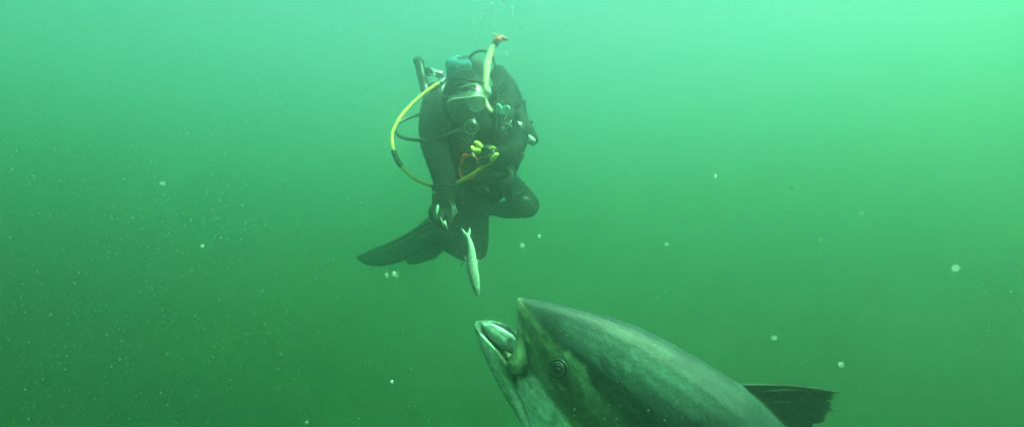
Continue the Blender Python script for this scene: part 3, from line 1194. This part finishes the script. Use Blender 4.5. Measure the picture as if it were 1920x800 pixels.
def paint_tuna(o):
    me = o.data
    n = len(me.vertices)
    co = np.empty(n * 3)
    me.vertices.foreach_get('co', co)
    co = co.reshape(-1, 3) + np.array(tuna.location)
    rel = co - np.array(FO)
    s_, q_, w_ = rel @ np.array(AX), rel @ np.array(DV), rel @ np.array(NL)
    near = np.array(FO) + np.outer(s_, AX) + np.outer(q_, DV) + np.outer(np.abs(w_), NL)
    cc = near @ np.array(CM)   # camera coordinates
    p = np.stack([960 + cc[:, 0] / -cc[:, 2] * FPX, 400 - cc[:, 1] / -cc[:, 2] * FPX], 1)
    nz = fbm(np.stack([s_ * 14, q_ * 40, np.abs(w_) * 20], 1) + 30, 4) - .5
    nf = fbm(np.stack([s_ * 45, q_ * 130, np.abs(w_) * 60], 1) + 11, 3) - .5
    nb = fbm(np.stack([s_ * 9, q_ * 11, np.abs(w_) * 9], 1) + 3, 3) - .5
    pj = p + np.stack([nz * 14, nz * 14], 1) + np.stack([nb * 22, -nb * 18], 1)
    C = np.tile(np.array([.019, .044, .041]), (n, 1))

    def lay(mask, c):
        nonlocal C
        C = C * (1 - mask[:, None]) + np.array(c) * mask[:, None]
    # highlight painted into the skin colour along the upper flank
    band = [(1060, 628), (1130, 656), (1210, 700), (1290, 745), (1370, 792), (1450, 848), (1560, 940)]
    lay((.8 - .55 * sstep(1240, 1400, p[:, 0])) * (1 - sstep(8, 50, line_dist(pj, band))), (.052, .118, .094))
    lay(.45 * (1 - sstep(10, 30, line_dist(pj, [(975, 556), (1060, 577), (1160, 607), (1280, 665), (1400, 738), (1500, 808)]))), (.014, .026, .028))  # edge of the back painted darker to offset light from above
    lay(.85 * sstep(1230, 1400, p[:, 0]), (.012, .028, .024))  # rear flank colour darkened to hold down the sun's highlight
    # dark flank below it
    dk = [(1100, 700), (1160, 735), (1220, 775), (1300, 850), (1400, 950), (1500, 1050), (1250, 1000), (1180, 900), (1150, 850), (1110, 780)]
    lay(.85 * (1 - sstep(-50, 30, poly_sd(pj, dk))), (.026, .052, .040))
    # cheek / gill cover
    ck = [(966, 556), (984, 572), (998, 590), (1012, 607), (1032, 630), (1052, 651), (1070, 668), (1088, 678), (1096, 692), (1108, 722), (1135, 760), (1165, 800), (1200, 860), (1260, 980), (1000, 1000), (860, 700), (860, 590)]
    sf = 3 + 30 * sstep(695, 770, p[:, 1])
    lay(1 - sstep(-1, 1, poly_sd(p + np.stack([nz * 12, nz * 12], 1), ck) / sf), (.125, .195, .10))
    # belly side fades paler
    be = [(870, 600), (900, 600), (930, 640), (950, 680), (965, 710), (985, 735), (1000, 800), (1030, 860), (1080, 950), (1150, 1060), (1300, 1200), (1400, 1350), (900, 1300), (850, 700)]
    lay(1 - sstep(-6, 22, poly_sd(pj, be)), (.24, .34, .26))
    # dark smudge below the eye
    lay(.75 * (1 - sstep(0, 34, line_dist(pj, [(1050, 722), (1075, 760), (1110, 800), (1150, 860)]))), (.028, .05, .026))
    # yellowish snout stripe
    lay(.8 * (1 - sstep(1, 9, line_dist(p + np.stack([nf * 9, nf * 3], 1), [(969, 560), (982, 584), (1000, 604), (1018, 628), (1036, 650)]))), (.30, .36, .20))
    lay(.9 * (1 - sstep(0, 5, line_dist(p, [(969, 562), (974, 585), (977, 600)]))), (.30, .38, .27))
    lay(.6 * (1 - sstep(0, 7, line_dist(pj, [(980, 605), (992, 640), (1005, 680)]))), (.26, .38, .24))
    # dark line above it
    lay(.7 * (1 - sstep(0, 12, line_dist(pj, [(1020, 610), (1050, 640), (1080, 665), (1104, 690), (1112, 715)]))), (.02, .035, .025))
    fs0 = fbm(np.stack([s_ * 30, q_ * 60, np.abs(w_) * 60], 1) + 71, 4) - .5
    # notched pale patch behind the eye
    npch = [(1058, 664), (1066, 657), (1072, 668), (1086, 678), (1096, 682), (1098, 695), (1110, 722), (1128, 752), (1108, 742), (1090, 715), (1072, 694)]
    lay(.85 * (1 - sstep(-3, 5, poly_sd(p + np.stack([nf * 9, nf * 9], 1), npch))) * (1 - .8 * sstep(700, 738, p[:, 1])) * (.45 + .55 * sstep(-.12, .05, fs0)), (.22, .33, .19))
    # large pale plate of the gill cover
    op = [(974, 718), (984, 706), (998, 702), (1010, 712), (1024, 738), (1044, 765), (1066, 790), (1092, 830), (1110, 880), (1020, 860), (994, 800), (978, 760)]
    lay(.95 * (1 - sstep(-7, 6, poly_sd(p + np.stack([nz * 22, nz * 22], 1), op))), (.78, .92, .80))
    # mottling
    m = sstep(.05, .16, nb) * (1 - sstep(-5, 10, poly_sd(p, op)))
    lay(.45 * m, (.14, .2, .14))
    # streaky mottling on the cheek
    fs = fbm(np.stack([s_ * 16, q_ * 120, np.abs(w_) * 90], 1) + 51, 3) - .5
    cz = (p[:, 0] > 970) * (p[:, 0] < 1065) * (p[:, 1] > 575) * (p[:, 1] < 730) * (1 - sstep(-8, 4, poly_sd(p, ck)))
    lay(.55 * cz * sstep(.02, .14, fs), (.34, .48, .30))
    lay(.55 * cz * sstep(.04, .16, -fs), (.04, .075, .04))
    pz = 1 - sstep(-6, 6, poly_sd(p, op))
    lay(.5 * pz * sstep(.03, .14, -fs), (.25, .38, .27))
    # lower jaw
    lay(.85 * (1 - sstep(4, 11, line_dist(p, [(890, 604), (905, 622), (925, 645), (945, 668), (958, 690)]))), (.04, .07, .05))
    lay(.8 * (1 - sstep(3, 14, line_dist(pj, [(922, 655), (938, 682), (955, 706)]))), (.42, .56, .36))
    lay(.95 * (1 - sstep(4, 13, line_dist(p, [(902, 632), (918, 664), (935, 700), (955, 738), (975, 772), (992, 804)]))), (.78, .90, .82))
    lay(.8 * (1 - sstep(1, 4, line_dist(p, [(964, 704), (967, 730), (978, 752), (990, 785), (1000, 815)]))), (.04, .09, .05))
    lay(.7 * (1 - sstep(8, 34, np.hypot(p[:, 0] - 893, p[:, 1] - 606))), (.09, .17, .13))
    jz = (p[:, 0] < 972) * (p[:, 1] > 600) * (line_dist(p, [(902, 632), (918, 664), (935, 700), (955, 738)]) > 6)
    lay(.5 * jz * sstep(.02, .13, -fs), (.07, .13, .08))
    # maxilla lobe and its dark outline
    lay(.85 * (1 - sstep(2, 6, np.abs(line_dist(p, [(973, 640), (971, 670), (970, 688)]) - 17))) * sstep(640, 670, p[:, 1]) * (p[:, 0] < 1000), (.03, .06, .035))
    lay(.95 * (1 - sstep(5, 13, line_dist(p, [(974, 645), (970, 670), (968, 690)]))), (.22, .32, .18))
    lay(.9 * (1 - sstep(2, 10, line_dist(p + np.stack([nf * 6, nf * 6], 1), [(961, 676), (966, 690), (976, 694)]))) * sstep(-.12, .06, fs), (.50, .62, .38))
    lay(.8 * (1 - sstep(1, 4, line_dist(p, [(976, 590), (981, 620), (984, 645), (992, 668), (996, 690)]))), (.035, .07, .045))
    # thin scratches along the flank
    for pts in ([(1210, 695), (1260, 735), (1310, 762), (1370, 790), (1420, 815)], [(1150, 664), (1190, 690), (1230, 715)], [(1225, 745), (1260, 762), (1310, 800)], [(1130, 640), (1165, 650), (1200, 668)]):
        lay(.5 * (1 - sstep(.4, 1.7, line_dist(p + np.stack([nz * 6, nz * 6], 1), pts))), (.02, .045, .035))
    C *= (1 + .9 * nf[:, None] + .5 * nz[:, None] + .6 * nb[:, None])
    # inside of the open lower jaw
    nmv = np.empty(n * 3)
    me.vertices.foreach_get('normal', nmv)
    nmv = nmv.reshape(-1, 3)
    mid0 = np.array(FO) + np.outer(s_, AX) + np.outer(q_, DV)
    c0 = mid0 @ np.array(CM)
    pm = np.stack([960 + c0[:, 0] / -c0[:, 2] * FPX, 400 - c0[:, 1] / -c0[:, 2] * FPX], 1)
    ipoly = [(893, 600), (914, 608), (944, 626), (975, 660), (984, 684), (972, 690), (942, 662), (915, 640), (896, 614)]
    sj = np.array([(sq(fp(*u_))[0] + sq(fp(*l_))[0]) / 2 for u_, l_, _ in JS])
    wj = np.interp(s_, sj, [x[2] for x in JS])
    inner = (poly_sd(pm, ipoly) < 0) & (np.abs(w_) < .97 * wj) & (nmv @ np.array(DV) > -.05)
    inner &= ~((poly_sd(pm, [(965, 550), (1100, 560), (1100, 800), (1000, 720), (985, 660), (972, 620)]) < 0))
    lay(.92 * inner, (.035, .06, .055))
    # ring of dark skin round the eye
    lay(.85 * (1 - sstep(13, 27, np.hypot((p[:, 0] - 1046), (p[:, 1] - 691)))), (.035, .06, .035))
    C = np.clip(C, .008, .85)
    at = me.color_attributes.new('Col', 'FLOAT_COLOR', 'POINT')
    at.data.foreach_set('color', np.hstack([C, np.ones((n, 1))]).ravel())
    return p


paint_tuna(tb_)

# eyes on both sides
bv = BVHTree.FromObject(tb_, bpy.context.evaluated_depsgraph_get())


def hit_near(px, py):
    d = P(px, py, 1).normalized()
    h = bv.ray_cast(-tuna.location, d)
    return (h[0] + tuna.location, h[1]) if h[0] is not None else (None, None)


hp, hn = hit_near(1047, 690)
EYD = mat('tuna_eye_dark', (.008, .014, .011), .2, spec=.6)
EYR = mat('tuna_eye_ring', (.09, .14, .09), .3)
EYI = mat('tuna_iris', (.035, .06, .05), .2)
EYC = mat('tuna_pupil', (.05, .10, .07), .2)
if hp is not None:
    for side in (0, 1):
        c = hp if not side else mirror(hp)
        nn = hn if not side else (hn - NL * 2 * hn.dot(NL))
        nn = nn.normalized()
        up = (DV - nn * DV.dot(nn)).normalized()
        ax = up.cross(nn)
        M = Matrix((ax, up, nn)).transposed()
        g = G()
        g.ell(c - nn * .002, (.0165, .0175, .0085), M, n=24, m=14)
        e = make('eye', g, EYD, tuna)
        for R, r_, z, mt in ((.0178, .0022, .001, EYI), (.0125, .0016, .0037, EYR), (.0088, .0012, .0052, EYI)):
            g = G()
            g.ring(c + nn * z, R, r_, M, n=32, k=6)
            make('ring', g, mt, e)
        g = G()
        g.ell(c + nn * .0058, (.0042, .005, .0016), M, n=14, m=8)
        make('pupil', g, EYC, e)

# tongue and gill rakers seen inside the open mouth
g = G()
tg = [(908, 608, .005), (919, 616, .0135), (934, 628, .0185), (950, 640, .020), (964, 651, .015)]
g.tube([fp(a, b, -.006) for a, b, _ in tg], [c for *_, c in tg], 12, flat=.9, ref=NL)
TNG = mat('tongue_skin', (.28, .43, .38), .35, var=.35, scale=90, bump=.4)
tg_o = make('tongue', g, TNG, tuna)
g = G()
for off in (-.014, -.005, .006, .015):
    g.tube([fp(a, b, -.006 + off * min(1, i * .4 + .3)) + DV * (.0125 + .0045 * (i > 1)) for i, (a, b, _) in enumerate(tg)], [.0008, .0016, .0018, .0014, .001], 6)
make('ridge', g, mat('pale_ridge', (.7, .85, .78), .35, var=.3, scale=80), tg_o)


# fins
FM = mat('tuna_fin', (.005, .012, .007), .65, var=.5, scale=30, bump=.4, bscale=50, spec=.2)


def ray_fin(root, tip, name, lab=None, nr=22, th=.004, frame=None):
    """fin from a root line to a ragged tip line, made of raised rays"""
    R_ = catmull(root, 6)
    T_ = catmull(tip, 6)

    def at(L, t):
        x = t * (len(L) - 1)
        i = min(int(x), len(L) - 2)
        return L[i].lerp(L[i + 1], x - i)
    nu, nv = nr * 6, 14
    V, F = [], []
    nrm = (R_[-1] - R_[0]).cross(T_[0] - R_[0]).normalized()
    for side in (1, -1):
        for i in range(nu + 1):
            t = i / nu
            a, b = at(R_, t), at(T_, t)
            jag = 1 - .05 * abs(math.sin(t * nr * math.pi)) - .06 * (fb[(i // 3) % len(fb)])
            for j in range(nv + 1):
                f = j / nv * jag
                bow = math.sin(f * math.pi) * .012
                z = (th * (1 - .75 * f) * (.8 + .2 * abs(math.cos(t * nr * math.pi)))) * side
                V.append(a.lerp(b, f) + nrm * z + (T_[0] - T_[-1]).normalized() * bow)
    m = (nu + 1) * (nv + 1)
    for sd_ in (0, 1):
        for i in range(nu):
            for j in range(nv):
                a = sd_ * m + i * (nv + 1) + j
                q = (a, a + nv + 1, a + nv + 2, a + 1)
                F.append(q if sd_ == 0 else q[::-1])
    for i in range(nu):
        for j in (0, nv):
            a = i * (nv + 1) + j
            F.append((a, a + nv + 1, a + nv + 1 + m, a + m))
    for i in (0, nu):
        for j in range(nv):
            a = i * (nv + 1) + j
            F.append((a, a + 1, a + 1 + m, a + m))
    g = G()
    g.add(V, F)
    o = make(name, g, FM, tuna)
    if lab:
        o['label'] = lab
    return o


fb = [random.random() for _ in range(97)]
dd = 1.36
ray_fin([P(1385, 722, dd), P(1420, 745, dd + .01), P(1460, 785, dd + .02), P(1500, 830, dd + .03)],
        [P(1572, 735, dd + .02), P(1570, 745, dd + .02), P(1562, 752, dd + .02), P(1566, 768, dd + .02), P(1553, 776, dd + .02), P(1549, 790, dd + .02), P(1525, 797, dd + .02), P(1520, 830, dd + .02)], 'fin', 'dark ragged fin with a notched trailing edge')
g = G()
g.tube(A((1386, 722, dd - .006), (1420, 722, dd - .006), (1470, 722.5, dd), (1520, 727, dd + .01), (1572, 735, dd + .02)), [.004, .0035, .003, .0025, .0015], 8)
g.tube(A((1432, 733, dd - .008), (1470, 731, dd - .004), (1500, 732, dd + .006)), [.0008, .002, .0006], 6)
g.tube(A((1448, 755, dd - .008), (1470, 753, dd - .004), (1490, 753, dd + .004)), [.0008, .002, .0006], 6)
g.tube(A((1540, 765, dd + .01), (1556, 769, dd + .012), (1566, 768, dd + .015)), [.0006, .0018, .0006], 6)
make('fin_spine', g, mat('fin_edge', (.014, .028, .018), .8, var=.4, scale=60), tuna)
# tail and rear fins, outside the frame
E = ext[-1]
es = E[0][0]
eq = (E[0][1] + E[1][1]) / 2
ray_fin([wp(es - .02, eq + .03, 0), wp(es, eq + .01, 0), wp(es + .01, eq, 0)], [wp(es + .20, eq + .32, 0), wp(es + .16, eq + .16, 0), wp(es + .07, eq, 0)], 'tail_fin')
ray_fin([wp(es - .02, eq - .03, 0), wp(es, eq - .01, 0), wp(es + .01, eq, 0)], [wp(es + .20, eq - .32, 0), wp(es + .16, eq - .16, 0), wp(es + .07, eq, 0)], 'tail_fin')
E4 = ext[3]
ray_fin([wp(E4[0][0] - .12, E4[0][1] + .03, 0), wp(E4[0][0] - .02, E4[0][1] - .01, 0)], [wp(E4[0][0] + .05, E4[0][1] + .17, 0), wp(E4[0][0] + .03, E4[0][1] + .03, 0)], 'fin')
ray_fin([wp(E4[0][0] - .08, E4[1][1] - .03, 0), wp(E4[0][0] + .02, E4[1][1] + .01, 0)], [wp(E4[0][0] + .10, E4[1][1] - .17, 0), wp(E4[0][0] + .08, E4[1][1] - .03, 0)], 'fin')


# ================================================================== drifting specks, bubbles
def ico_cloud(items, name, m, label, kind='stuff', origin=(0, 0, 0)):
    t = (1 + 5 ** .5) / 2
    iv = np.array([(-1, t, 0), (1, t, 0), (-1, -t, 0), (1, -t, 0), (0, -1, t), (0, 1, t), (0, -1, -t), (0, 1, -t), (t, 0, -1), (t, 0, 1), (-t, 0, -1), (-t, 0, 1)], float)
    iv /= np.linalg.norm(iv[0])
    fi = [(0, 11, 5), (0, 5, 1), (0, 1, 7), (0, 7, 10), (0, 10, 11), (1, 5, 9), (5, 11, 4), (11, 10, 2), (10, 7, 6), (7, 1, 8), (3, 9, 4), (3, 4, 2), (3, 2, 6), (3, 6, 8), (3, 8, 9), (4, 9, 5), (2, 4, 11), (6, 2, 10), (8, 6, 7), (9, 8, 1)]
    V, F = [], []
    for c, r in items:
        o = len(V)
        sc3 = np.array([r * random.uniform(.7, 1.2) for _ in range(3)])
        V += (iv * sc3 + np.array(c)).tolist()
        F += [(a + o, b + o, d + o) for a, b, d in fi]
    me = bpy.data.meshes.new(name)
    me.from_pydata(V, [], F)
    me.materials.append(m)
    me.polygons.foreach_set('use_smooth', [True] * len(me.polygons))
    ob = bpy.data.objects.new(name, me)
    COL.objects.link(ob)
    return props(ob, label, kind=kind)


SNOW = mat('marine_snow', (.58, .60, .55), .8, var=.02, trans=.45)
items = []
for k in range(4500):
    d = random.uniform(.55, 1) ** 1.0 * random.choice((1.0, 1.8, 3.2))
    px, py = random.uniform(-60, 1980), random.uniform(-60, 860)
    rpx = random.choice((.45, .5, .55, .6, .7, .9)) * (1.0 if random.random() < .975 else 1.8)
    items.append((P(px, py, d), rpx * d / FPX))
for k in range(1000):
    d = random.uniform(.6, 1.5)
    items.append((P(random.uniform(-60, 1980), random.uniform(-60, 860), d), random.uniform(.8, 1.5) * d / FPX))
for k in range(6000):
    d = random.uniform(.9, 2.8)
    items.append((P(random.uniform(-60, 1980), random.uniform(-60, 860), d), random.uniform(.5, .95) * d / FPX))
ico_cloud(items, 'marine_snow', SNOW, 'tiny pale specks drifting all through the green water')
GLOB = mat('drifting_blob', (1, 1, 1), 1.0, var=.05, alpha=.5, spec=0)
_n = GLOB.node_tree
_lw = _n.nodes.new('ShaderNodeLayerWeight')
_lw.inputs[0].default_value = .5
_mr = _n.nodes.new('ShaderNodeMapRange')
_mr.inputs[1].default_value = .15
_mr.inputs[2].default_value = .95
_mr.inputs[3].default_value = .2
_mr.inputs[4].default_value = 0
_n.links.new(_lw.outputs['Facing'], _mr.inputs[0])
_n.links.new(_mr.outputs[0], _n.nodes['Principled BSDF'].inputs['Alpha'])
bl = [(1549, 18, 7), (1577, 683, 5.5), (1792, 502, 7.5), (1451, 633, 5), (1615, 400, 5.5), (1539, 451, 4.5), (1154, 128, 4), (1258, 82, 4), (1130, 97, 3.5), (625, 66, 4), (1053, 187, 4), (305, 343, 5), (385, 160, 4), (1857, 210, 6), (1484, 352, 5), (721, 41, 3.5), (1340, 330, 5), (1250, 458, 4), (1158, 484, 4), (380, 461, 4), (1605, 205, 5), (1415, 60, 5), (735, 715, 3.5), (696, 375, 3), (740, 512, 5), (725, 515, 4), (980, 460, 5), (1011, 442, 4), (1475, 395, 4), (575, 790, 3)]
gi = []
for i, (x, y, r) in enumerate(bl):
    if y < 300:
        continue
    d = .7 + .5 * ((i * 37) % 10) / 10
    gi.append((P(x, y, d), 1.15 * r * d / FPX))
for k in range(46):
    d = random.uniform(.32, .6)
    gi.append((P(random.uniform(0, 1920), random.uniform(150, 800), d), random.uniform(.9, 2.6) * d / FPX))
g = G()
for c, r in gi:
    g.ell(c, (r, r * .85, r * .8), n=12, m=8)
props(make('drifting_blobs', g, GLOB), 'larger soft pale blobs of drifting matter hanging in the water', kind='stuff')
BUB = mat('bubble', (.85, .95, .92), .1, var=.05, spec=1.0, trans=.4)
bi = []
for x, y, r in [(895, 42, 1.3), (899, 33, 1.4), (902, 27, 1.5), (899, 30, 1), (887, 40, 1.2), (886, 45, 1), (928, 47, 1.2), (945, 43, 1.1), (959, 15, 1.6), (961, 21, 1.3), (961, 28, 1.2), (960, 36, 1.1), (965, 34, 1), (962, 50, 1), (966, 57, 1.4), (986, 53, 1.2), (987, 37, 1.1), (980, 43, 1), (964, 5, 1.2), (944, 1, 2.4), (949, 0, 2.0), (938, 11, 1.3), (950, 103, 1.1), (951, 97, 1), (935, 90, .9), (922, 7, 1.4), (1002, 43, .9), (998, 60, .9), (1010, 26, .9)]:
    bi.append((P(x, y, 2.9), 1.7 * r * 2.9 / FPX))
for k in range(130):
    x, y = random.gauss(955, 38), random.uniform(-90, 48)
    bi.append((P(x, y, random.uniform(2.8, 3.2)), random.uniform(.5, 1.1) * 2.9 / FPX))
ico_cloud(bi, 'air_bubbles', BUB, 'thin stream of small air bubbles rising above the snorkel')
